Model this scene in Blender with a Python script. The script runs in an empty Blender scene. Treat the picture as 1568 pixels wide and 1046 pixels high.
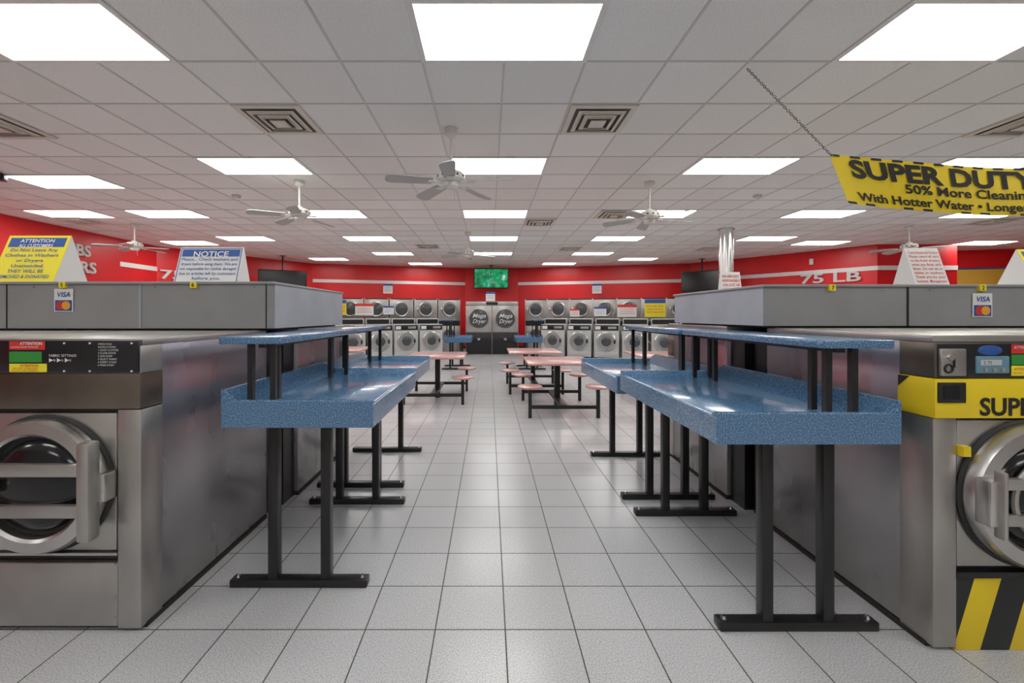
import bpy, bmesh, math, random
from mathutils import Matrix, Vector
random.seed(4)
F=650.0; H=1.37; ZC=3.33; VX=749.0; VY=483.0
pi=math.pi
def R(a,ax): return Matrix.Rotation(a,4,ax)
def T(x,y,z): return Matrix.Translation((x,y,z))

# ------------------------------------------------------------ materials
def newmat(name):
    m=bpy.data.materials.new(name); m.use_nodes=True
    nt=m.node_tree; bs=nt.nodes['Principled BSDF']
    return m,nt,bs
def simple(name,col,rough=.5,metal=0.0,emit=None,es=0.0,noise=0.0,nscale=30.0,bump=0.0):
    m,nt,bs=newmat(name)
    bs.inputs['Base Color'].default_value=(*col,1)
    bs.inputs['Roughness'].default_value=rough
    bs.inputs['Metallic'].default_value=metal
    if emit:
        bs.inputs['Emission Color'].default_value=(*emit,1); bs.inputs['Emission Strength'].default_value=es
    if noise>0:
        tc=nt.nodes.new('ShaderNodeTexCoord'); n=nt.nodes.new('ShaderNodeTexNoise')
        n.inputs['Scale'].default_value=nscale; n.inputs['Detail'].default_value=4
        nt.links.new(tc.outputs['Object'],n.inputs['Vector'])
        r=nt.nodes.new('ShaderNodeValToRGB')
        r.color_ramp.elements[0].position=.3; r.color_ramp.elements[1].position=.7
        r.color_ramp.elements[0].color=(*[c*(1-noise) for c in col],1)
        r.color_ramp.elements[1].color=(*[min(1,c*(1+noise)) for c in col],1)
        nt.links.new(n.outputs['Fac'],r.inputs['Fac']); nt.links.new(r.outputs['Color'],bs.inputs['Base Color'])
    return m
def mth(nt,op,a,b=None):
    n=nt.nodes.new('ShaderNodeMath'); n.operation=op
    for i,v in enumerate((a,b)):
        if v is None: continue
        if isinstance(v,(int,float)): n.inputs[i].default_value=v
        else: nt.links.new(v,n.inputs[i])
    return n.outputs[0]
def mixc(nt,fac,a,b):
    n=nt.nodes.new('ShaderNodeMix'); n.data_type='RGBA'
    nt.links.new(fac,n.inputs[0])
    for i,v in ((6,a),(7,b)):
        if isinstance(v,tuple): n.inputs[i].default_value=(*v,1)
        else: nt.links.new(v,n.inputs[i])
    return n.outputs[2]
def ramp(nt,fac,stops):
    r=nt.nodes.new('ShaderNodeValToRGB'); cr=r.color_ramp
    while len(cr.elements)<len(stops): cr.elements.new(.5)
    for e,(p,c) in zip(cr.elements,stops): e.position=p; e.color=(*c,1)
    nt.links.new(fac,r.inputs['Fac']); return r.outputs['Color']
def noise(nt,vec,scale,detail=3,rough=.5):
    n=nt.nodes.new('ShaderNodeTexNoise'); n.inputs['Scale'].default_value=scale; n.inputs['Detail'].default_value=detail
    n.inputs['Roughness'].default_value=rough
    nt.links.new(vec,n.inputs['Vector']); return n.outputs['Fac']

def floor_mat():
    m,nt,bs=newmat('floor_tile')
    tc=nt.nodes.new('ShaderNodeTexCoord'); sx=nt.nodes.new('ShaderNodeSeparateXYZ')
    nt.links.new(tc.outputs['Object'],sx.inputs[0])
    def dist(o,x0,p):
        a=mth(nt,'DIVIDE',mth(nt,'SUBTRACT',o,x0-100*p),p)
        fr=mth(nt,'FRACT',a); e=mth(nt,'MINIMUM',fr,mth(nt,'SUBTRACT',1.0,fr))
        return mth(nt,'MULTIPLY',e,p),mth(nt,'FLOOR',a)
    dx,ix=dist(sx.outputs[0],.070,.3048); dy,iy=dist(sx.outputs[1],1.851,.297)
    d=mth(nt,'MINIMUM',dx,dy); g=mth(nt,'LESS_THAN',d,.0028)
    cell=nt.nodes.new('ShaderNodeCombineXYZ'); nt.links.new(ix,cell.inputs[0]); nt.links.new(iy,cell.inputs[1])
    wn=nt.nodes.new('ShaderNodeTexWhiteNoise'); nt.links.new(cell.outputs[0],wn.inputs['Vector'])
    sp=noise(nt,tc.outputs['Object'],185,2,.75); big=noise(nt,tc.outputs['Object'],1.3,3)
    c=ramp(nt,sp,[(.34,(.31,.315,.325)),(.5,(.54,.545,.56)),(.66,(.72,.725,.735))])
    c2=mixc(nt,mth(nt,'MULTIPLY',wn.outputs['Value'],.16),c,(.36,.36,.37))
    c3=mixc(nt,mth(nt,'MULTIPLY',big,.22),c2,(.36,.355,.34))
    c4=mixc(nt,g,c3,(.06,.053,.05))
    nt.links.new(c4,bs.inputs['Base Color'])
    nt.links.new(mth(nt,'ADD',mth(nt,'MULTIPLY',g,.4),mth(nt,'ADD',mth(nt,'MULTIPLY',big,.12),.17)),bs.inputs['Roughness'])
    b=nt.nodes.new('ShaderNodeBump'); b.inputs['Strength'].default_value=.25; b.inputs['Distance'].default_value=.003
    nt.links.new(mth(nt,'SUBTRACT',1.0,g),b.inputs['Height']); nt.links.new(b.outputs['Normal'],bs.inputs['Normal'])
    return m
def ceil_mat():
    m,nt,bs=newmat('acoustic_tile')
    tc=nt.nodes.new('ShaderNodeTexCoord'); sx=nt.nodes.new('ShaderNodeSeparateXYZ')
    nt.links.new(tc.outputs['Object'],sx.inputs[0])
    ix=mth(nt,'FLOOR',mth(nt,'DIVIDE',mth(nt,'SUBTRACT',sx.outputs[0],.115),.63))
    iy=mth(nt,'FLOOR',mth(nt,'DIVIDE',mth(nt,'SUBTRACT',sx.outputs[1],3.275),.655))
    cell=nt.nodes.new('ShaderNodeCombineXYZ'); nt.links.new(ix,cell.inputs[0]); nt.links.new(iy,cell.inputs[1])
    wn=nt.nodes.new('ShaderNodeTexWhiteNoise'); nt.links.new(cell.outputs[0],wn.inputs['Vector'])
    sp=noise(nt,tc.outputs['Object'],115,3,.75)
    c=ramp(nt,sp,[(.34,(.64,.64,.62)),(.47,(.86,.86,.84)),(.7,(.91,.91,.895))])
    c2=mixc(nt,mth(nt,'MULTIPLY',wn.outputs['Value'],.30),c,(.62,.605,.57))
    nt.links.new(c2,bs.inputs['Base Color']); bs.inputs['Roughness'].default_value=.9
    return m
def steel_mat(name,c0,c1,rough=.33,metal=.85,sc=2.5,stretch=(1,1,1),rv=.05):
    m,nt,bs=newmat(name)
    tc=nt.nodes.new('ShaderNodeTexCoord'); mp=nt.nodes.new('ShaderNodeMapping')
    mp.inputs['Scale'].default_value=stretch
    nt.links.new(tc.outputs['Object'],mp.inputs['Vector'])
    n=noise(nt,mp.outputs[0],sc,4,.5); n2=noise(nt,mp.outputs[0],sc*1.7,2,.5)
    c=ramp(nt,n,[(.32,c0),(.68,c1)])
    nt.links.new(c,bs.inputs['Base Color'])
    nt.links.new(mth(nt,'ADD',mth(nt,'MULTIPLY',n2,rv*2),rough-rv),bs.inputs['Roughness'])
    bs.inputs['Metallic'].default_value=metal
    return m
def side_mat():
    m,nt,bs=newmat('steel_side_panel')
    tc=nt.nodes.new('ShaderNodeTexCoord'); sx=nt.nodes.new('ShaderNodeSeparateXYZ')
    nt.links.new(tc.outputs['Object'],sx.inputs[0])
    n=noise(nt,tc.outputs['Object'],1.5,3,.5)
    mp=nt.nodes.new('ShaderNodeMapping'); mp.inputs['Scale'].default_value=(1,2.6,.8)
    nt.links.new(tc.outputs['Object'],mp.inputs['Vector'])
    n3=noise(nt,mp.outputs[0],2.2,2,.4)
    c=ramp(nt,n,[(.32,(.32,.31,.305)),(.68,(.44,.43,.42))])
    c2=mixc(nt,mth(nt,'MULTIPLY',mth(nt,'MULTIPLY',sx.outputs[2],.65),n),c,(.28,.26,.40))  # purple-blue reflection, stronger towards the top, painted into the base colour
    nt.links.new(c2,bs.inputs['Base Color']); bs.inputs['Metallic'].default_value=.8
    nt.links.new(mth(nt,'ADD',mth(nt,'MULTIPLY',n3,.20),.19),bs.inputs['Roughness'])
    return m
def speckle(name,base,dark,light,rough=.28,sc=210,coat=0):
    m,nt,bs=newmat(name)
    tc=nt.nodes.new('ShaderNodeTexCoord')
    n=noise(nt,tc.outputs['Object'],sc,2,.7)
    c=ramp(nt,n,[(.36,dark),(.46,base),(.55,base),(.64,light)])
    nt.links.new(c,bs.inputs['Base Color']); bs.inputs['Roughness'].default_value=rough
    bs.inputs['Coat Weight'].default_value=coat; bs.inputs['Coat Roughness'].default_value=.08
    return m
def stripes(name,period,slope,c0,c1,off=0):
    m,nt,bs=newmat(name)
    tc=nt.nodes.new('ShaderNodeTexCoord'); sx=nt.nodes.new('ShaderNodeSeparateXYZ')
    nt.links.new(tc.outputs['Object'],sx.inputs[0])
    a=mth(nt,'SUBTRACT',sx.outputs[0],mth(nt,'MULTIPLY',sx.outputs[2],slope))
    fr=mth(nt,'FRACT',mth(nt,'ADD',mth(nt,'DIVIDE',a,period),20+off))
    nt.links.new(mixc(nt,mth(nt,'LESS_THAN',fr,.48),c0,c1),bs.inputs['Base Color'])
    bs.inputs['Roughness'].default_value=.4
    return m
def tv_mat():
    m,nt,bs=newmat('tv_picture')
    tc=nt.nodes.new('ShaderNodeTexCoord')
    n=noise(nt,tc.outputs['Object'],3.2,4,.7)
    c=ramp(nt,n,[(.4,(.0,.10,.05)),(.52,(.0,.32,.10)),(.6,(.02,.4,.25)),(.68,(.7,.8,.7))])
    bs.inputs['Base Color'].default_value=(.01,.01,.01,1)
    nt.links.new(c,bs.inputs['Emission Color']); bs.inputs['Emission Strength'].default_value=.9
    return m

M={}
M['floor']=floor_mat(); M['ceil']=ceil_mat()
M['tbar']=simple('tbar_paint',(.62,.61,.58),.6)
M['red']=simple('red_paint',(.68,.014,.018),.35,noise=.06,nscale=2)
M['white']=simple('white_paint',(.80,.79,.77),.5)
M['cream']=simple('cream_wall',(.62,.60,.56),.8)
M['light']=simple('lamp_diffuser',(1,1,1),.6,emit=(1,.985,.955),es=11.5)
M['steel']=steel_mat('brushed_steel',(.38,.365,.35),(.50,.485,.465),.38)
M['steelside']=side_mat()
M['steeldark']=steel_mat('bronze_band',(.12,.10,.08),(.20,.17,.14),.36)
M['ring']=steel_mat('door_ring_steel',(.50,.49,.475),(.62,.61,.60),.30,.95)
M['chrome']=steel_mat('chrome',(.62,.62,.62),(.74,.74,.74),.2,1.0)
M['bulk']=simple('grey_enamel',(.28,.285,.29),.42,noise=.07,nscale=4)
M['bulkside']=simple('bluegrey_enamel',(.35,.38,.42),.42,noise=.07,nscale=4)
M['black']=simple('black_enamel',(.010,.010,.011),.34)
M['panel']=simple('black_panel',(.010,.010,.012),.3)
M['rubber']=simple('rubber',(.02,.02,.02),.7)
M['glass']=simple('dark_glass',(.010,.011,.013),.15)
M['glass2']=simple('grey_door_glass',(.07,.075,.08),.12)
M['blue']=speckle('blue_laminate',(.070,.175,.32),(.022,.07,.16),(.27,.41,.56),.22,190,.5)
M['pink']=speckle('pink_laminate',(.60,.33,.31),(.40,.19,.18),(.78,.56,.53),.28,90,.3)
M['yellow']=simple('yellow_vinyl',(.80,.60,.015),.42)
M['stripe']=stripes('hazard_stripe',.23,.30,(.015,.018,.02),(.80,.60,.015),.35)
M['fan']=simple('fan_white',(.70,.69,.645),.4)
M['fanb']=simple('fan_blade',(.44,.44,.42),.45)
M['vent']=simple('vent_paint',(.66,.62,.55),.5)
M['ventd']=simple('vent_shadow',(.11,.10,.085),.8)
M['appl']=simple('appliance_grey',(.50,.51,.50),.4)
M['paper']=simple('paper_white',(.74,.74,.73),.6)
M['signy']=simple('sign_yellow',(.84,.72,.03),.5)
M['signb']=simple('sign_blue',(.02,.09,.33),.5)
M['signr']=simple('sign_red',(.60,.03,.02),.5)
M['signg']=simple('sign_green',(.03,.26,.04),.5)
M['orange']=simple('sticker_orange',(.85,.36,.03),.5)
M['ink']=simple('ink_black',(.012,.012,.012),.5)
M['inkw']=simple('ink_white',(.74,.74,.74),.5)
M['lcd']=simple('lcd_bezel',(.13,.27,.36),.35)
M['letter']=simple('wall_letter',(.62,.60,.58),.4)
M['yellowwall']=simple('yellow_panel_paint',(.66,.46,.06),.5)
M['tv']=tv_mat()
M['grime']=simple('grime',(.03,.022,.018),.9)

# ------------------------------------------------------------ builder
_fc={}
def text_mesh(s,bold=.0,ext=0.0,shear=0.0,align='LEFT'):
    key=(s,bold,ext,shear,align)
    if key in _fc: return _fc[key]
    cu=bpy.data.curves.new('t','FONT'); cu.body=s; cu.size=1; cu.offset=bold; cu.extrude=ext; cu.shear=shear
    cu.align_x=align; cu.resolution_u=3
    ob=bpy.data.objects.new('t',cu); bpy.context.scene.collection.objects.link(ob)
    dg=bpy.context.evaluated_depsgraph_get(); dg.update()
    me=ob.evaluated_get(dg).to_mesh()
    vs=[v.co.copy() for v in me.vertices]; fs=[tuple(p.vertices) for p in me.polygons]
    ob.evaluated_get(dg).to_mesh_clear()
    bpy.data.objects.remove(ob); bpy.data.curves.remove(cu)
    _fc[key]=(vs,fs); return vs,fs
class B:
    def __init__(s): s.v=[];s.f=[];s.mi=[];s.sm=[];s.mats=[];s.M=Matrix()
    def add(s,vs,fs,mat,smooth=False,X=None):
        m=M[mat]
        if m not in s.mats: s.mats.append(m)
        k=s.mats.index(m); o=len(s.v); mt=s.M if X is None else s.M@X
        s.v+= [tuple(mt@Vector(p)) for p in vs]
        for f in fs: s.f.append(tuple(i+o for i in f)); s.mi.append(k); s.sm.append(smooth)
    def box(s,x0,x1,y0,y1,z0,z1,mat,bev=0,X=None):
        if bev>0:
            bm=bmesh.new(); bmesh.ops.create_cube(bm,size=1)
            for v in bm.verts:
                v.co=Vector(((x0+x1)/2+v.co.x*(x1-x0),(y0+y1)/2+v.co.y*(y1-y0),(z0+z1)/2+v.co.z*(z1-z0)))
            bmesh.ops.bevel(bm,geom=bm.edges[:],offset=bev,segments=2,profile=.5,affect='EDGES')
            bm.verts.index_update()
            vs=[v.co.copy() for v in bm.verts]; fs=[tuple(v.index for v in f.verts) for f in bm.faces]; bm.free()
            s.add(vs,fs,mat,False,X); return
        vs=[(x0,y0,z0),(x1,y0,z0),(x1,y1,z0),(x0,y1,z0),(x0,y0,z1),(x1,y0,z1),(x1,y1,z1),(x0,y1,z1)]
        s.add(vs,[(3,2,1,0),(4,5,6,7),(0,1,5,4),(1,2,6,5),(2,3,7,6),(3,0,4,7)],mat,False,X)
    def lathe(s,prof,c,ax,mat,seg=32,X=None,closed=False):
        w=Vector(ax).normalized(); u=w.orthogonal().normalized(); v=w.cross(u); c=Vector(c)
        vs=[];n=len(prof)
        for (r,h) in prof:
            for i in range(seg):
                a=2*pi*i/seg; vs.append(c+w*h+(u*math.cos(a)+v*math.sin(a))*r)
        fs=[]
        for j in range(n if closed else n-1):
            j2=(j+1)%n
            for i in range(seg):
                i2=(i+1)%seg; fs.append((j*seg+i,j*seg+i2,j2*seg+i2,j2*seg+i))
        if not closed:
            if prof[0][0]>1e-5: fs.append(tuple(range(seg))[::-1])
            if prof[-1][0]>1e-5: fs.append(tuple((n-1)*seg+i for i in range(seg)))
        s.add(vs,fs,mat,True,X)
    def cyl(s,a,b,r,mat,seg=16,r2=None,X=None):
        a=Vector(a);b=Vector(b); s.lathe([(r,0),(r if r2 is None else r2,(b-a).length)],a,b-a,mat,seg,X)
    def torus(s,c,ax,Rr,r,mat,seg=32,ms=8,X=None,sx=1):
        s.lathe([(Rr+r*math.cos(2*pi*k/ms),r*math.sin(2*pi*k/ms)*sx) for k in range(ms)],c,ax,mat,seg,X,closed=True)
    def poly(s,pts,mat,X=None): s.add(pts,[tuple(range(len(pts)))],mat,False,X)
    def prism(s,pts,d,mat,X=None):
        n=len(pts); d=Vector(d); vs=[Vector(p) for p in pts]; vs+= [p+d for p in vs]
        fs=[tuple(range(n))[::-1],tuple(range(n,2*n))]+[(i,(i+1)%n,n+(i+1)%n,n+i) for i in range(n)]
        s.add(vs,fs,mat,False,X)
    def text(s,t,x,z,size,mat,y=0,X=None,bold=0.0,ext=0.0,align='LEFT',shear=0,sx=1,width=None):
        vs,fs=text_mesh(t,bold,ext,shear,align)
        if width:
            w=max(v.x for v in vs)-min(v.x for v in vs); sx=width/(w*size)
        Y=T(x,y,z)@R(pi/2,'X')@Matrix.Diagonal((size*sx,size,size,1))
        s.add(vs,fs,mat,False,Y if X is None else X@Y)
    def build(s,name,loc=(0,0,0),rz=0):
        me=bpy.data.meshes.new(name); me.from_pydata(s.v,[],s.f)
        for m in s.mats: me.materials.append(m)
        me.polygons.foreach_set('material_index',s.mi); me.polygons.foreach_set('use_smooth',s.sm)
        me.update()
        try: me.set_sharp_from_angle(angle=math.radians(38))
        except Exception: pass
        return inst(name,me,loc,rz)
def inst(name,me,loc=(0,0,0),rz=0):
    ob=bpy.data.objects.new(name,me); bpy.context.scene.collection.objects.link(ob)
    ob.location=loc; ob.rotation_euler=(0,0,rz); return ob
def wallbox(b,p,q,z0,z1,t,mat,out=True,inset=0):
    p=Vector((*p,0));q=Vector((*q,0)); d=(q-p); L=d.length; a=math.atan2(d.y,d.x)
    X=T(p.x,p.y,0)@R(a,'Z')
    if out: b.box(0,L,0,t,z0,z1,mat,X=X)
    else: b.box(0,L,-t,0,z0,z1,mat,X=X)

# ------------------------------------------------------------ room
XL,XR,YN,YF=-9.4,16.0,-4.0,17.6
b=B(); b.box(XL-.2,XR+.2,YN-.2,YF+.2,-.1,0,'floor'); b.build('floor')
b=B(); b.box(XL-.2,XR+.2,YN-.2,YF+.2,ZC,ZC+.1,'ceil'); b.build('ceiling')
b=B()
k=-15
while .115+.63*k<XR:
    x=.115+.63*k
    if x>XL: b.box(x-.009,x+.009,YN,YF,ZC-.006,ZC+.002,'tbar')
    k+=1
for j in range(-12,24):
    y=3.275+.655*j
    if YN<y<YF: b.box(XL,XR,y-.009,y+.009,ZC-.0055,ZC+.002,'tbar')
b.build('trim_1')
def wall(name,pts,mat='red',stripe=True):
    b=B()
    for p,q in zip(pts[:-1],pts[1:]): wallbox(b,p,q,0,ZC,.15,mat)
    b.build(name)
wall('wall_left',[(-9.4,YN),(-9.4,12.0),(-7.6,14.8),(-6.7,16.0)])
wall('wall_back',[(-6.7,16.0),(-1.0,17.6),(1.2,17.6),(7.6,16.0)])
wall('wall_right',[(7.6,16.0),(9.4,13.6),(10.7,11.7),(12.9,11.7)])
wall('wall_right_alcove',[(12.9,11.7),(12.91,13.2),(16.0,12.4),(16.0,YN)])
wall('wall_front',[(16.0,YN),(-9.4,YN)],'cream')
def stripe(name,segs,z0=2.62,z1=2.74,mat='white',t=.02):
    b=B()
    for p,q in segs: wallbox(b,p,q,z0,z1,t,mat,out=False)
    b.build(name)
stripe('trim_2',[((-9.4,10.8),(-9.4,12.0)),((-6.65,16.01),(-1.0,17.6)),((1.2,17.6),(7.4,16.05)),((7.7,15.87),(9.4,13.6)),((9.4,13.6),(10.7,11.7)),((10.7,11.7),(12.9,11.7))])
b=B(); wallbox(b,(12.91,13.2),(15.9,12.43),1.5,2.75,.03,'yellowwall',out=False); wallbox(b,(12.91,13.2),(15.9,12.43),2.76,2.80,.05,'signb',out=False)
b.box(0,.06,-.06,0,1.5,2.75,'bulk',X=T(13.6,13.0,0)@R(-.25,'Z'))
b.build('yellow_wall_panel')
for i,(p,q) in enumerate([((-9.4,YN),(-9.4,12.0)),((-6.7,16.0),(-1.0,17.6)),((1.2,17.6),(7.6,16.0))]):
    b=B(); wallbox(b,p,q,0,.1,.015,'black',out=False); b.build('baseboard_%s'%['left','back','right'][i])

b=B()
X=T(9.4,13.6,0)@R(math.atan2(-1.9,1.3),'Z')
b.text('75 LB',.50,2.35,.38,'letter',y=-.05,X=X,bold=.02,ext=.06,width=1.45); b.build('wall_lettering')
b=B(); X=T(-9.4,12,0)@R(math.atan2(2.8,1.8),'Z')
b.text('75 LB',.05,2.42,.36,'letter',y=-.05,X=X,bold=.02,ext=.06,width=1.4); b.build('wall_lettering')
b=B(); X=T(-9.4,0,0)@R(pi/2,'Z')
b.text('75 LBS',8.95,2.74,.36,'letter',y=-.05,X=X,bold=.02,ext=.06); b.text('WASHERS',8.35,2.36,.36,'letter',y=-.05,X=X,bold=.02,ext=.06,width=1.75)
b.build('wall_lettering')

# ------------------------------------------------------------ ceiling lights
b=B()
b.box(-.60,.60,-.295,.295,-.010,.0,'light')
for a in (-1,1):
    b.box(a*.615-.02,a*.615+.02,-.325,.325,-.013,0,'white'); b.box(-.635,.635,a*.31-.017,a*.31+.017,-.013,0,'white')
lm=None
spots=[(-5,0),(0,0),(5,0),(-10,0),(10,0),(-5,4),(0,4),(5,4),(10,4),(-10,5),(-13,8),(-10,8),(-5,8),(0,8),(5,8),(10,8),(15,8),
(-10,12),(-5,12),(0,12),(5,12),(11,12),(14,13),(-13,13),(21,13),(-5,16),(0,16),(5,16),(-9,18),(8,18),(-4,20),(4,20),
(-5,-4),(0,-4),(5,-4),(-10,-4),(10,-4),(-5,-8),(0,-8),(5,-8),(17,0),(17,5)]  # negative rows: unseen panels added out of view to light the washer fronts
for (k,j) in spots:
    loc=(.115+.63*k,3.275+.655*(j-.5),ZC-.0005)
    if lm is None: lm=b.build('ceiling_light_panel',loc).data
    else: inst('ceiling_light_panel',lm,loc)

# ------------------------------------------------------------ vents
b=B()
b.box(-.31,.31,-.31,.31,-.006,0,'ventd')
def sqring(o,wd,z0,z1,mat):
    i=o-wd
    for (x0,x1,y0,y1) in ((-o,o,-o,-i),(-o,o,i,o),(-o,-i,-i,i),(i,o,-i,i)): b.box(x0,x1,y0,y1,z0,z1,mat)
sqring(.315,.055,-.014,0,'vent')
for (o,z) in ((.225,-.016),(.155,-.024)):
    sqring(o,.036,z-.005,z,'vent'); sqring(o-.030,.006,z-.020,z,'vent')
b.box(-.075,.075,-.075,.075,-.045,-.034,'vent')
vm=None
for (px,py) in [(430,183),(914,183),(-5,191),(1572,188),(826,340),(940,328),(1520,339),(120,337),(873,381),(1085,381),(655,377)]:
    d=F*(ZC-H)/(VY-py); loc=((px-VX)*d/F,d,ZC-.006)
    if vm is None: vm=b.build('ceiling_air_vent',loc).data
    else: inst('ceiling_air_vent',vm,loc)

# ------------------------------------------------------------ fans
def fan_mesh(a0,name,loc,drop=.40):
    b=B()
    b.lathe([(.03,-.09),(.07,-.06),(.075,-.02),(.075,0)],(0,0,0),(0,0,1),'fan',24)
    b.cyl((0,0,-.08),(0,0,-drop+.04),.014,'fan',12)
    z=-drop
    b.lathe([(.02,.09),(.05,.075),(.06,.05),(.12,.04),(.15,.01),(.15,-.035),(.12,-.06),(.08,-.065),(.08,-.105),(.06,-.13),(0,-.135)],(0,0,z),(0,0,1),'fan',32)
    for k in range(12):
        a=2*pi*k/12; b.box(.147,.1525,-.012,.012,z-.022,z+.003,'ventd',X=R(a,'Z'))
    b.cyl((.03,.03,z-.1),(.035,.03,z-.24),.0025,'chrome',6)
    for k in range(5):
        X=R(a0+2*pi*k/5,'Z')@T(0,0,z-.065)@R(.045,'Y')
        b.prism([(.10,-.018,0),(.18,-.03,.0),(.25,-.045,0),(.25,.045,0),(.18,.03,0),(.10,.018,0)],(0,0,.008),'fan',X=X)
        Y=X@T(0,0,.008)@R(math.radians(13),'X')
        b.prism([(.20,-.055,0),(.27,-.062,0),(.60,-.078,0),(.66,-.066,0),(.68,-.03,0),(.68,.03,0),(.66,.066,0),(.60,.078,0),(.27,.062,0),(.20,.055,0)],(0,0,.010),'fanb',X=Y)
    b.build(name,loc)
for (x,y,a,dr) in [(-.40,4.47,-pi/2+.03,.50),(-2.77,6.2,-.05,.45),(2.36,6.25,.15,.48),(-.5,10.0,.3,.47),(-7.6,9.1,.1,.44),(9.2,9.3,.2,.44)]:
    fan_mesh(a,'ceiling_fan',(x,y,ZC-.002),dr)

# ------------------------------------------------------------ big washers
def door(b,cx,cz,y,rr,style):
    b.lathe([(rr*1.03,.0),(rr*1.05,.012),(rr*1.02,.02),(rr*.96,.02)],(cx,y,cz),(0,-1,0),'rubber',48)
    b.lathe([(rr,.02),(rr*1.0,.05),(rr*.96,.07),(rr*.80,.075),(rr*.76,.065),(rr*.74,.02)],(cx,y,cz),(0,-1,0),'ring',56)
    b.lathe([(rr*.76,.03),(rr*.74,.04),(rr*.70,.035)],(cx,y,cz),(0,-1,0),'rubber',40)
    b.lathe([(rr*.70,.03),(rr*.64,.055),(rr*.5,.07),(rr*.25,.08),(0,.082)],(cx,y,cz),(0,-1,0),'glass',40)
    if style=='bars':
        for dz in (.085,-.085):
            hw=math.sqrt(rr*rr-dz*dz)*.93
            b.box(cx-hw,cx+hw,y-.105,y-.075,cz+dz-.026,cz+dz+.026,'steel',.006)
        b.box(cx+rr*.78,cx+rr*.97,y-.11,y-.05,cz-.21,cz+.20,'steel',.012)
        b.box(cx+rr*.90,cx+rr*1.08,y-.07,y,cz-.06,cz+.06,'ring',.008)
        b.box(cx-rr*.85,cx-rr*.62,y-.125,y-.09,cz-.03,cz+.03,'steeldark',.006)
        b.cyl((cx-rr*.72,y-.125,cz-.01),(cx-rr*.72,y-.14,cz-.01),.016,'chrome')
    else:
        hw=rr*.9
        for dz in (.07,-.07):
            b.box(cx-hw,cx+hw,y-.105,y-.075,cz+dz-.022,cz+dz+.022,'steel',.006)
        b.box(cx-rr*1.0,cx-rr*.78,y-.12,y-.06,cz-.09,cz+.09,'ring',.01)
        b.box(cx-rr*.9,cx-rr*.84,y-.14,y-.10,cz-.13,cz+.13,'steel',.008)
        b.torus((cx,y-.085,cz),(0,-1,0),rr*.55,.012,'steel',40,8)
def washer_left():
    b=B(); w=.41; dp=1.04; h=1.27
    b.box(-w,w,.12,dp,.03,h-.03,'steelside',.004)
    b.box(-w+.03,w-.03,dp-.01,dp+.17,0,h-.08,'black')
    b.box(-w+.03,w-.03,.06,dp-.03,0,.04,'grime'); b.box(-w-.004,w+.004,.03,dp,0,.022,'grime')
    b.box(-w,w,.012,dp,h-.03,h,'steel',.004)
    for a in (-1,1): b.box(*(sorted((a*(w-.10),a*(w+.002)))),0,.124,.015,.962,'steel',.005)
    b.box(-w-.002,w+.002,-.004,.124,.966,1.118,'steeldark',.003)
    b.box(-w,w,.0,.124,1.119,h-.031,'steel',.003)
    b.box(-w+.003,w-.003,-.008,.05,1.122,1.262,'panel',.003)
    b.box(-w+.10,w-.10,.025,.05,.335,.965,'black')
    b.box(-w+.112,w-.112,.010,.04,.347,.945,'steel',.006)
    b.box(-w+.10,w-.10,.03,.06,.30,.335,'black')
    b.box(-w+.102,w-.104,.006,.05,.02,.296,'steel',.005)
    b.box(-w+.10,w-.10,-.004,.04,.333,.343,'ring')
    door(b,0,.645,.010,.285,'bars')
    for z in (.06,.15,.29): b.cyl((w-.115,.006,z),(w-.115,.001,z),.005,'chrome',8)
    y=-.0095
    def lab(x0,x1,z0,z1,m,yy=y): b.box(x0,x1,yy,-.004,z0,z1,m)
    lab(-.147,.006,1.222,1.258,'signr'); lab(-.147,-.008,1.168,1.214,'signg'); lab(-.147,.014,1.126,1.162,'signy')
    t=y-.001
    b.text('ATTENTION',-.10,1.243,.017,'inkw',y=t,bold=.02); b.text('RELEASE DOOR WITH KEY',-.14,1.230,.010,'inkw',y=t)
    b.text('ATTENTION',-.10,1.149,.014,'signr',y=t,bold=.02); b.text('DO NOT OVERLOAD',-.13,1.138,.011,'signr',y=t); b.text('WILL NOT SPIN PROPERLY',-.14,1.129,.010,'signr',y=t)
    b.text('FABRIC SETTINGS',.024,1.192,.015,'inkw',y=t)
    for i in range(3):
        x=.025+i*.034; b.poly([(x,t,1.168),(x+.018,t,1.177),(x,t,1.186)],'inkw')
        b.cyl((x+.026,-.006,1.177),(x+.026,-.014,1.177),.006,'chrome',10)
    for i,s in enumerate(['OPERATING','INSTRUCTIONS','1 LOAD CLOTHES','2 CLOSE DOOR','3 ADD SOAP','4 SELECT FABRIC','5 INSERT COINS','6 PRESS START']):
        b.text(s,.235,1.243-.013*i,.011,'inkw',y=t)
    for (x,z) in [(.09,1.25),(.09,1.13),(.20,1.25),(.20,1.13),(.38,1.25),(.38,1.13)]: b.cyl((x,-.006,z),(x,-.012,z),.004,'inkw',8)
    return b
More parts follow.
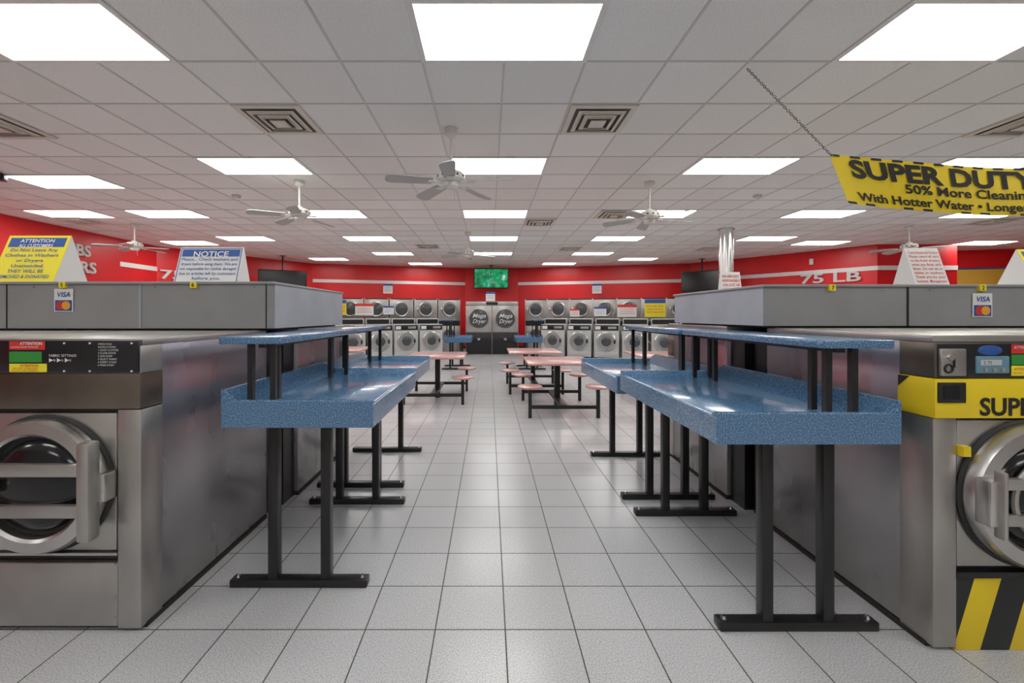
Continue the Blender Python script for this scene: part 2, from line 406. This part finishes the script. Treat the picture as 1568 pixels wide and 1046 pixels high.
def washer_right():
    b=B(); w=.395; dp=1.04; h=1.29
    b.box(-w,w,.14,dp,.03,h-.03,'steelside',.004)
    b.box(-w+.03,w-.03,dp-.01,dp+.18,0,h-.08,'black')
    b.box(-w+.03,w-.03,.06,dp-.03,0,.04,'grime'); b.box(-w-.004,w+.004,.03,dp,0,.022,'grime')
    b.box(-w,w,.005,dp,h-.03,h,'steel',.004)
    for a in (-1,1): b.box(*(sorted((a*(w-.095),a*(w+.002)))),0,.144,.015,.95,'steel',.006)
    b.box(-w-.002,w+.002,-.004,.144,1.115,h-.031,'steeldark',.003)
    b.box(-w+.01,w-.01,-.008,.05,1.118,1.255,'panel',.003)
    b.box(-w-.004,w+.004,-.009,.15,.952,1.112,'yellow',.003)
    b.poly([(-w-.0055,.146,1.060),(-w-.0055,.146,1.11),(-w-.0055,.095,1.11)],'ink')
    b.box(-w+.005,-w+.118,-.014,.05,1.015,1.098,'ink',.003)
    b.box(-w+.025,-w+.09,-.016,-.010,1.03,1.085,'glass')
    b.text('SUPER DUTY',-w+.175,.966,.098,'ink',y=-.0105,bold=.03,width=.56)
    b.box(-w+.095,w-.095,.025,.05,.31,.95,'black')
    b.box(-w+.105,w-.105,.010,.04,.34,.940,'steel',.006)
    b.box(-w+.095,w-.095,.0,.05,.298,.322,'black')
    b.box(-w+.095,w-.095,.006,.05,.0,.298,'stripe',.004)
    door(b,0,.645,.010,.29,'round')
    b.box(-w+.10,-w+.13,-.02,.01,.80,.84,'yellow')
    y=-.0095; t=-.0125
    b.box(-w+.012,-w+.115,-.018,0,1.125,1.235,'steel',.004)
    b.cyl((-w+.045,-.018,1.20),(-w+.045,-.028,1.20),.012,'chrome'); b.box(-w+.06,-w+.065,-.022,-.01,1.16,1.20,'ink')
    b.torus((-w+.04,-.02,1.155),(0,-1,0),.016,.004,'ink',16,6)
    b.box(-w+.16,-w+.295,-.013,0,1.135,1.205,'lcd',.004)
    b.box(-w+.175,-w+.26,-.015,0,1.168,1.19,'appl'); b.text('2 75',-w+.185,1.172,.02,'ink',y=-.0155)
    for i in range(3): b.cyl((-w+.195+i*.035,-.012,1.15),(-w+.195+i*.035,-.018,1.15),.008,'bulk',10)
    b.lathe([(.0,.004),(.045,.003),(.05,0)],(-w+.22,-.008,1.228),(0,-1,0),'signb',24,X=T(0,0,1.228*(1-.42))@Matrix.Diagonal((1,1,.42,1)))
    b.box(-w+.305,-w+.40,y-.001,0,1.215,1.252,'signr'); b.box(-w+.305,-w+.40,y-.001,0,1.17,1.211,'signg'); b.box(-w+.305,-w+.40,y-.001,0,1.125,1.166,'signy')
    b.text('ATTENTION',-w+.312,1.235,.015,'inkw',y=t); b.text('ATTENTION',-w+.312,1.148,.014,'signr',y=t); b.text('DO NOT OVERLOAD',-w+.308,1.133,.010,'signr',y=t)
    b.box(-w+.43,w-.03,y-.001,0,1.14,1.24,'bulk')
    for i in range(5): b.text('1 SELECT CYCLE',-w+.44,1.225-.018*i,.014,'ink',y=t)
    return b
wl=washer_left(); m=wl.build('industrial_washer',(-1.918,1.836,0)).data
for i in (1,2,3): inst('industrial_washer',m,(-1.918-.83*i,1.836,0))
for i in (0,1,2,3): inst('industrial_washer',m,(-1.87-.83*i,4.28,0),pi)
for i in (0,1,2,3): inst('industrial_washer',m,(2.18+.83*i,4.20,0),pi).scale=(1,1,1.0157)
wr=washer_right(); m=wr.build('industrial_washer',(2.207,1.73,0)).data
for i in (1,2,3): inst('industrial_washer',m,(2.207+.80*i,1.73,0))
# bulkheads
b=B()
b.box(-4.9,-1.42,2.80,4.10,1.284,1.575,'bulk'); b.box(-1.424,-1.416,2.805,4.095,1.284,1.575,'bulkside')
b.box(-4.85,-1.47,2.84,4.06,1.272,1.284,'ink')
b.box(-4.9,-1.41,2.785,4.11,1.575,1.592,'bulk',.003)
for x in (-3.18,-1.47): b.box(x-.003,x+.003,2.796,2.80,1.284,1.575,'ink')
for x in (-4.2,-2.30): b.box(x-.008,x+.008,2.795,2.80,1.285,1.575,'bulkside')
for x in (-3.0,-2.2,-1.55): b.cyl((x,2.80,1.555),(x,2.795,1.555),.005,'chrome',8)
X0=T(-2.80,2.795,1.47)
def card_sticker(b,X):
    b.box(-.062,.062,-.002,0,-.075,.075,'paper',X=X); b.box(-.055,.055,-.003,0,-.070,.0,'signb',X=X)
    b.text('VISA',0,.022,.045,'signb',y=-.004,X=X,bold=.02,align='CENTER',shear=.2)
    b.cyl((-.018,-.003,-.035),(-.018,-.0045,-.035),.028,'signr',20,X=X); b.cyl((.018,-.003,-.035),(.018,-.0055,-.035),.028,'orange',20,X=X)
card_sticker(b,X0)
b.box(-2.82,-2.78,2.780,2.80,1.550,1.59,'signy'); b.text('5',-2.808,1.558,.035,'ink',y=2.779,bold=.02)
b.box(-1.96,-1.92,2.780,2.80,1.550,1.59,'signy'); b.text('6',-1.95,1.558,.035,'ink',y=2.779,bold=.02)
b.build('washer_bulkhead')
b=B()
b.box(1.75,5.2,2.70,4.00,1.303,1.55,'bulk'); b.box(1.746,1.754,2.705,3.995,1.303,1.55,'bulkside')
b.box(1.80,5.15,2.74,3.96,1.292,1.303,'ink')
b.box(1.735,5.2,2.685,4.01,1.55,1.566,'bulk',.003)
for x in (2.66,4.3): b.box(x-.005,x+.005,2.694,2.70,1.303,1.55,'ink')
for x in (1.9,2.5,2.8,3.4): b.cyl((x,2.70,1.53),(x,2.695,1.53),.005,'chrome',8)
card_sticker(b,T(3.13,2.695,1.435))
b.box(2.15,2.19,2.680,2.70,1.525,1.565,'signy'); b.text('7',2.162,1.532,.035,'ink',y=2.679,bold=.02)
b.box(3.10,3.14,2.680,2.70,1.525,1.565,'signy'); b.text('2',3.112,1.532,.035,'ink',y=2.679,bold=.02)
b.build('washer_bulkhead')

# ------------------------------------------------------------ folding tables
def folding_table(name,xa,sgn,y0,y1,zt=.95,width=.74,feet=None,shelf=True):
    b=B(); L=y1-y0; X=Matrix.Diagonal((sgn,1,1,1)); b.M=X
    zb=zt-.13; zd=zt-.032
    b.box(.004,width-.004,.004,L-.004,zb+.002,zd,'blue',.004)
    b.prism([(0,0,zb),(0,.0,zt-.006),(0,.006,zt),(0,.026,zt),(0,.034,zt-.004),(0,.060,zd-.001),(0,.060,zb)],(width,0,0),'blue')
    b.prism([(0,L,zb),(0,L,zt+.004),(0,L-.006,zt+.010),(0,L-.026,zt+.010),(0,L-.034,zt+.006),(0,L-.065,zd-.001),(0,L-.065,zb)],(width,0,0),'blue')
    b.prism([(-.002,.002,zb),(-.002,.002,zd+.010),(.004,.002,zd+.014),(.016,.002,zd+.014),(.035,.002,zd-.001),(.035,.002,zb)],(0,L-.004,0),'blue')
    b.prism([(width+.002,.002,zb),(width+.002,.002,zt+.05),(width-.022,.002,zt+.05),(width-.04,.002,zt+.035),(width-.12,.002,zd-.001),(width-.12,.002,zb)],(0,L-.004,0),'blue')
    for fy in feet:
        b.box(.06,.75,fy-.030,fy+.030,0,.04,'black',.006)
        for fx in (.27,.535):
            b.box(fx-.024,fx+.024,fy-.024,fy+.024,.03,zb,'black',.003)
        b.box(.15,.66,fy-.03,fy+.03,zb-.012,zb-.0005,'black')
        for fx in (.09,.72): b.lathe([(.012,0),(.007,.012)],(fx,fy,.040),(0,0,1),'chrome',8)
    if shelf:
        sx0,sx1=.44,.735; zs=1.232
        b.box(sx0,sx1,0.0,L,zs,zs+.036,'blue',.007)
        for fy in (.06,.22,L-.22,L-.06):
            for fx in ((.50,.61) if fy in (.06,L-.06) else (.56,)):
                b.box(fx-.013,fx+.013,fy-.013,fy+.013,zd-.01,zs,'black')
        b.box(.53,.57,.05,L-.05,zs-.02,zs,'black')
    b.build(name,(xa,y0,0))
folding_table('folding_table',-.555,-1,2.02,3.20,.965,.72,(.14,1.08))
folding_table('folding_table',-.62,-1,3.24,4.42,.94,.72,(.16,1.04))
folding_table('folding_table',.94,1,1.75,3.04,.968,.76,(.115,1.17))
folding_table('folding_table',.93,1,3.08,4.28,.93,.76,(.10,1.06))
folding_table('folding_table',-.45,-1,10.6,11.6,.82,.66,(.15,.85))
folding_table('folding_table',.68,1,10.6,11.6,.82,.66,(.15,.85))

# ------------------------------------------------------------ cluster seating
def cluster():
    b=B()
    b.box(-.47,.47,-.50,.50,.685,.72,'pink',.012)
    b.box(-.28,.28,-.28,.28,.67,.686,'black')
    b.box(-.04,.04,-.04,.04,.0,.68,'black')
    b.box(-.05,.05,-.60,.60,.13,.17,'black')
    for sy in (-1,1):
        y=sy*.58
        b.box(-.47,.47,y-.025,y+.025,.125,.17,'black')
        for sx in (-1,1):
            x=sx*.455
            b.box(x-.022,x+.022,y-.022,y+.022,0,.40,'black')
            b.lathe([(.15,0),(.165,.008),(.165,.026),(.15,.034),(0,.034)],(x,y,.40),(0,0,1),'pink',28)
            b.lathe([(.07,-.012),(.07,0)],(x,y,.40),(0,0,1),'black',12)
    return b
cb=cluster(); m=cb.build('cluster_seating_table',(1.0,6.25,0)).data
for p in [(.82,7.95,0),(-.86,7.1,0),(2.9,7.2,0),(-2.9,8.4,0)]: inst('cluster_seating_table',m,p)

# ------------------------------------------------------------ far small washers
def small_washer():
    b=B(); w=.375; h=1.08
    b.box(-w,w,0,.75,.06,h,'appl',.012); b.box(-w+.02,w-.02,.03,.72,0,.06,'ink')
    b.box(-w+.01,w-.01,-.012,.02,.90,h-.015,'panel',.004)
    b.box(-w+.04,-w+.2,-.018,.0,.93,1.03,'inkw'); b.box(.05,.30,-.018,0,.95,1.02,'steel')
    b.box(-w+.03,w-.03,-.006,.02,.10,.24,'appl',.005)
    b.lathe([(.30,0),(.30,.03),(.27,.055),(.20,.055),(.19,.02)],(0,0,.56),(0,-1,0),'ring',36)
    b.lathe([(.235,.052),(.225,.066),(.19,.066),(.18,.05)],(0,0,.56),(0,-1,0),'bulk',36)
    b.lathe([(.19,.02),(.16,.05),(.08,.068),(0,.07)],(0,0,.56),(0,-1,0),'glass2',28)
    b.box(.225,.275,-.075,-.03,.50,.62,'panel',.006)
    b.box(-w,w,.45,.75,h,1.27,'appl',.01); b.box(-w+.03,w-.03,.44,.46,1.10,1.24,'panel')
    return b
m=None; sb=small_washer()
def line(p,q,n):
    for i in range(n): yield (p[0]+(q[0]-p[0])*(i/(n-1)),p[1]+(q[1]-p[1])*(i/(n-1)))
for (p,q,n) in [((-5.6,12.15),(-1.87,13.75),6),((2.06,13.75),(6.0,12.3),6)]:
    a=math.atan2(q[1]-p[1],q[0]-p[0])
    for (x,y) in line(p,q,n):
        if m is None: m=sb.build('front_load_washer',(x,y,0),a).data
        else: inst('front_load_washer',m,(x,y,0),a)
# ------------------------------------------------------------ stack dryers
def dryer():
    b=B(); w=.40; h=1.95
    b.box(-w,w,0,.85,0,h,'steel',.004)
    for cz in (1.58,.66):
        b.box(-w+.015,w-.015,-.012,.01,cz-.38,cz+.34,'steel',.004)
        b.lathe([(.27,0),(.265,.03),(.24,.045),(.225,.035)],(0,-.01,cz),(0,-1,0),'steel',36)
        b.lathe([(.235,.03),(.15,.045),(0,.05)],(0,-.01,cz),(0,-1,0),'glass2',30)
        b.box(-.31,-.27,-.06,-.01,cz-.06,cz+.06,'chrome',.004)
        b.box(-w+.03,w-.03,-.015,.0,cz+.335,cz+.37 if cz>1 else cz+.40,'panel')
    b.box(-w+.02,w-.02,-.014,0,1.03,1.18,'panel')
    return b
m=None; db=dryer()
for (p,q,n) in [((-6.25,13.75),(-1.42,15.15),7),((1.68,15.2),(7.0,13.7),8)]:
    a=math.atan2(q[1]-p[1],q[0]-p[0])
    for (x,y) in line(p,q,n):
        if m is None: m=db.build('stacked_dryer',(x,y,0),a).data
        else: inst('stacked_dryer',m,(x,y,0),a)
b=B(); w=.455
b.box(-w,w,0,1.1,0,1.70,'steel',.005)
b.box(-w+.01,w-.01,-.02,.0,0.02,.78,'black',.004)
b.box(-w+.01,w-.01,-.015,.0,.80,1.69,'steel',.004)
b.lathe([(.35,0),(.345,.03),(.33,.04),(.325,.03)],(0,-.01,1.26),(0,-1,0),'steel',40)
b.lathe([(.33,.03),(.2,.045),(0,.05)],(0,-.01,1.26),(0,-1,0),'glass2',40)
b.text('Mega',0,1.29,.20,'inkw',y=-.07,bold=.004,align='CENTER',shear=.4,width=.47); b.text('Dryer',0,1.10,.20,'inkw',y=-.07,bold=.004,align='CENTER',shear=.4,width=.47)
b.box(-.2,.2,-.03,0,.45,.62,'panel',.004); b.box(-.05,.05,-.035,0,.5,.58,'chrome')
m=b.build('large_dryer',(-.36,14.8,0)).data; inst('large_dryer',m,(.56,14.8,0))
b=B(); b.box(-.82,1.02,15.0,15.9,1.702,1.86,'steel',.005); b.box(-.1,.3,14.98,15.0,1.74,1.84,'panel'); b.build('dryer_top_cabinet')

# ------------------------------------------------------------ TVs
def tv(name,loc,rz,w,h,screen,pole):
    b=B()
    b.box(-w/2,w/2,-.03,.05,-h/2,h/2,'ink',.01)
    b.box(-w/2+.03,w/2-.03,-.034,-.028,-h/2+.04,h/2-.03,screen)
    b.box(-.12,.12,.05,.10,-.12,.12,'black'); b.cyl((0,.09,0),(0,.09,pole),.025,'black',12)
    b.box(-.1,.1,0,.18,pole-.01,pole,'black')
    if screen=='tv':
        b.text('21  14',-.35,.12,.16,'inkw',y=-.04,bold=.02); b.text('NEWS',-.1,-.2,.12,'inkw',y=-.04)
    b.build(name,loc,rz)
tv('wall_television',(.08,16.5,2.80),0,1.34,.78,'tv',.53)
tv('wall_television',(-6.75,13.9,2.54),.55,1.45,.62,'glass',.79)
tv('wall_television',(7.30,14.6,2.54),-.70,1.30,.74,'glass',.79)

# ------------------------------------------------------------ column
b=B(); b.lathe([(.15,0),(.15,ZC)],(0,0,0),(0,0,1),'chrome',32); b.torus((0,0,ZC-.02),(0,0,1),.155,.015,'chrome',32,8); b.torus((0,0,2.3),(0,0,1),.150,.008,'steel',32,6)
b.build('support_column',(5.36,9.6,0))

# ------------------------------------------------------------ notices
def notice(name,px,py,wpx,hpx,d,head,mat='paper',rz=0,lines=3,inkc='signr'):
    x=(px-VX)*d/F; z=H-(py-VY)*d/F; w=wpx*d/F; h=hpx*d/F
    b=B(); b.box(-w/2,w/2,0,.008,-h/2,h/2,mat)
    b.box(-w/2,w/2,-.002,.0,h*.28,h/2,head)
    for i in range(lines):
        zz=h*.12-i*h*.17; b.text('PLEASE READ NOTICE'[:10+3*(i%3)],0,zz-h*.05,h*.13,inkc,y=-.003,align='CENTER',width=w*(.8-.1*(i%2)))
    b.build(name,(x,d,z),rz)
notice('wall_notice',594,442,14,15,16.35,'signb',rz=.27,inkc='signb')
notice('wall_notice',914,442,14,15,16.6,'signb',rz=-.25,inkc='signb')
notice('wall_notice',751,454,14,14,14.95,'signb',inkc='signb')
notice('dryer_notice',520,471,20,23,13.95,'signb','signy',rz=.28)
notice('dryer_notice',558,474,27,18,14.15,'signr',rz=.28)
notice('dryer_notice',595,475,16,13,14.4,'signb',rz=.28,inkc='signb')
notice('dryer_notice',1003,472,30,27,13.9,'signb','signy',rz=-.27)
notice('dryer_notice',960,476,28,19,14.15,'signr',rz=-.27)
notice('dryer_notice',919,477,18,14,14.3,'signb',rz=-.27,inkc='signb')
notice('dryer_notice',880,479,14,12,14.5,'signr',rz=-.27)

# ------------------------------------------------------------ tent signs
def tent(name,x0,x1,d,z0,hh,dep,face,head,lines,inkc,border=None,headtxt=None,headh=.2):
    b=B(); w=x1-x0
    b.prism([(0,-dep/2,0),(0,dep/2,0),(0,0,hh)],(w,0,0),'paper')
    L=math.hypot(dep/2,hh); a=math.atan2(dep/2,hh)
    X=T(0,-dep/2,0)@R(-a,'X')
    b.box(0,w,-.003,0,0,L,face,X=X)
    if border:
        for q in ((.008,w-.008,.008,.013),(.008,w-.008,L-.013,L-.008),(.008,.013,.008,L-.008),(w-.013,w-.008,.008,L-.008)):
            b.box(q[0],q[1],-.0042,0,q[2],q[3],border,X=X)
    z=L-.02
    if head:
        b.box(.02,w-.02,-.004,0,L*(1-headh)-.012,L-.018,head,X=X)
        for i,s in enumerate(headtxt):
            sz=L*headh/len(headtxt)
            b.text(s,w/2,L-.022-sz*(i+.85),sz*.95,'inkw',y=-.006,X=X,align='CENTER',bold=.02,width=w*.55 if len(headtxt)>1 or len(s)<8 else w*.7)
        z=L*(1-headh)-.015
    n=len(lines); sz=(z-.02)/n
    for i,s in enumerate(lines):
        b.text(s,w/2,z-sz*(i+.8),sz*.85,inkc,y=-.006,X=X,align='CENTER',width=min(w*.88,sz*.5*len(s)),bold=.01)
    b.build(name,(x0,d,z0))
tent('tent_sign',-3.36,-2.93,2.98,1.593,.335,.25,'signy','signb',['Do Not Leave Any','Clothes in Washers','or Dryers','Unattended.','THEY WILL BE','REMOVED & DONATED'],'signb',None,['ATTENTION','ALL CUSTOMERS'],.22)
tent('tent_sign',-2.21,-1.76,3.05,1.593,.265,.16,'paper','signb',['Please... Check washers and','dryers before using them. We are','not responsible for clothes damaged','due to articles left by customers','before you.'],'signb','signb',['NOTICE'],.22)
tent('tent_sign',2.88,3.11,2.95,1.567,.27,.17,'paper',None,['Carts Reserved Notice','Please return all carts','to the front of store','when you finish with','them. Do not sit on','tables or washers.','Thank you for your','business  Management'],'signr')
tent('tent_sign',3.66,4.05,2.95,1.567,.26,.24,'signy','signb',['Do Not Leave Any','Clothes in Washers','or Dryers','Unattended.'],'signb',None,['ATTENTION'],.22)
tent('tent_sign',2.12,2.30,3.9,1.567,.20,.08,'paper',None,['WE ARE NOT','RESPONSIBLE','FOR LOST OR','DAMAGED ITEMS'],'signr')

# ------------------------------------------------------------ hanging banner (with its chains)
def bp(u,v):
    xt=2.405+2.9*u; zt=2.515-.105*math.sin(pi*u)
    xb=2.545+2.66*u; zb=2.165-.095*math.sin(pi*u)
    x=xb+(xt-xb)*v; z=zb+(zt-zb)*v
    y=3.0+.018*math.sin(u*9)*(1-v)+.008*math.sin(u*17+1)
    return Vector((x,y,z))
b=B(); NU,NV=60,6; vs=[];fs=[]
for i in range(NU+1):
    for j in range(NV+1): vs.append(bp(i/NU,j/NV))
for i in range(NU):
    for j in range(NV): fs.append((i*(NV+1)+j,(i+1)*(NV+1)+j,(i+1)*(NV+1)+j+1,i*(NV+1)+j+1))
b.add(vs,fs,'yellow',True)
def btext(s,u0,u1,v0,v1,bold=.02):
    vs,fs=text_mesh(s,bold,0,0,'LEFT')
    x0=min(v.x for v in vs);x1=max(v.x for v in vs)
    out=[]
    for v in vs:
        u=u0+(u1-u0)*(v.x-x0)/(x1-x0); vv=v0+(v1-v0)*(v.y/.72)
        p=bp(u,vv); p.y-=.006; out.append(p)
    b.add(out,fs,'ink')
btext('SUPER DUTY WASHERS',.04,.87,.57,.92,.04)
btext('50% More Cleaning Power For Your Clothes',.165,.91,.34,.52,.026)
btext('With Hotter Water \u2022 Longer Wash \u2022 Extra Rinse',.035,.77,.09,.26,.028)
for i in range(0,40,2):
    for (va,vb) in ((.0,.045),(.955,1.0)):
        if (i//2)%3==2 and va==0: continue
        q=[bp(i/40,va),bp((i+1)/40,va),bp((i+1)/40,vb),bp(i/40,vb)]
        for p in q: p.y-=.003
        b.poly(q,'ink')
for u in (.004,.996): b.torus(tuple(bp(u,.97)+Vector((0,-.004,0))),(0,1,0),.010,.003,'chrome',12,6)
def chain(p,q):
    p=Vector(p);q=Vector(q); n=int((q-p).length/.020); d=(q-p).normalized()
    rot=d.to_track_quat('X','Z').to_matrix().to_4x4()
    for i in range(n+1):
        c=p+(q-p)*(i/n); X=T(*c)@rot@R((i%2)*pi/2,'X')@Matrix.Diagonal((1.5,1,1,1))
        b.torus((0,0,0),(0,0,1),.0075,.0024,'steeldark',10,5,X=X)
chain((2.05,3.37,ZC-.005),tuple(bp(.004,1.0))); chain((5.65,3.37,ZC-.005),tuple(bp(.996,1.0)))
b.build('hanging_banner')

# ------------------------------------------------------------ little ceiling bits
for (px,py) in [(362,299),(1160,299)]:
    d=F*(ZC-H)/(VY-py)
    b=B(); b.lathe([(.065,0),(.065,-.02),(.05,-.04),(0,-.045)],(0,0,0),(0,0,1),'vent',20); b.build('smoke_detector',((px-VX)*d/F,d,ZC-.004))
b=B(); b.box(-.05,.05,-.10,.06,-.10,-.03,'ink',.01); b.cyl((0,-.10,-.065),(0,-.12,-.065),.025,'glass',14); b.cyl((0,0,-.04),(0,0,0),.015,'ink',8); b.build('security_camera',(-6.72,5.85,ZC-.005),.6)
b=B(); b.box(-.05,.05,-.06,0,-.09,.09,'paper',.01); b.lathe([(.03,0),(.035,.03)],(0,-.06,.0),(0,-1,0),'white',14); b.build('alarm_horn',(9.82,12.92,3.0),-.95)

# ------------------------------------------------------------ camera / world
cam=bpy.data.cameras.new('camera'); co=bpy.data.objects.new('camera',cam); bpy.context.scene.collection.objects.link(co)
co.location=(0,0,H); co.rotation_euler=(pi/2,0,0)
cam.sensor_width=36; cam.lens=36*F/1568; cam.shift_x=(784-VX)/1568; cam.shift_y=-(523-VY)/1568; cam.clip_start=.05
bpy.context.scene.camera=co
w=bpy.data.worlds.new('world'); bpy.context.scene.world=w; w.use_nodes=True
w.node_tree.nodes['Background'].inputs[0].default_value=(.5,.5,.5,1); w.node_tree.nodes['Background'].inputs[1].default_value=.3
bpy.context.scene.view_settings.view_transform='Standard'
bpy.context.scene.view_settings.exposure=0
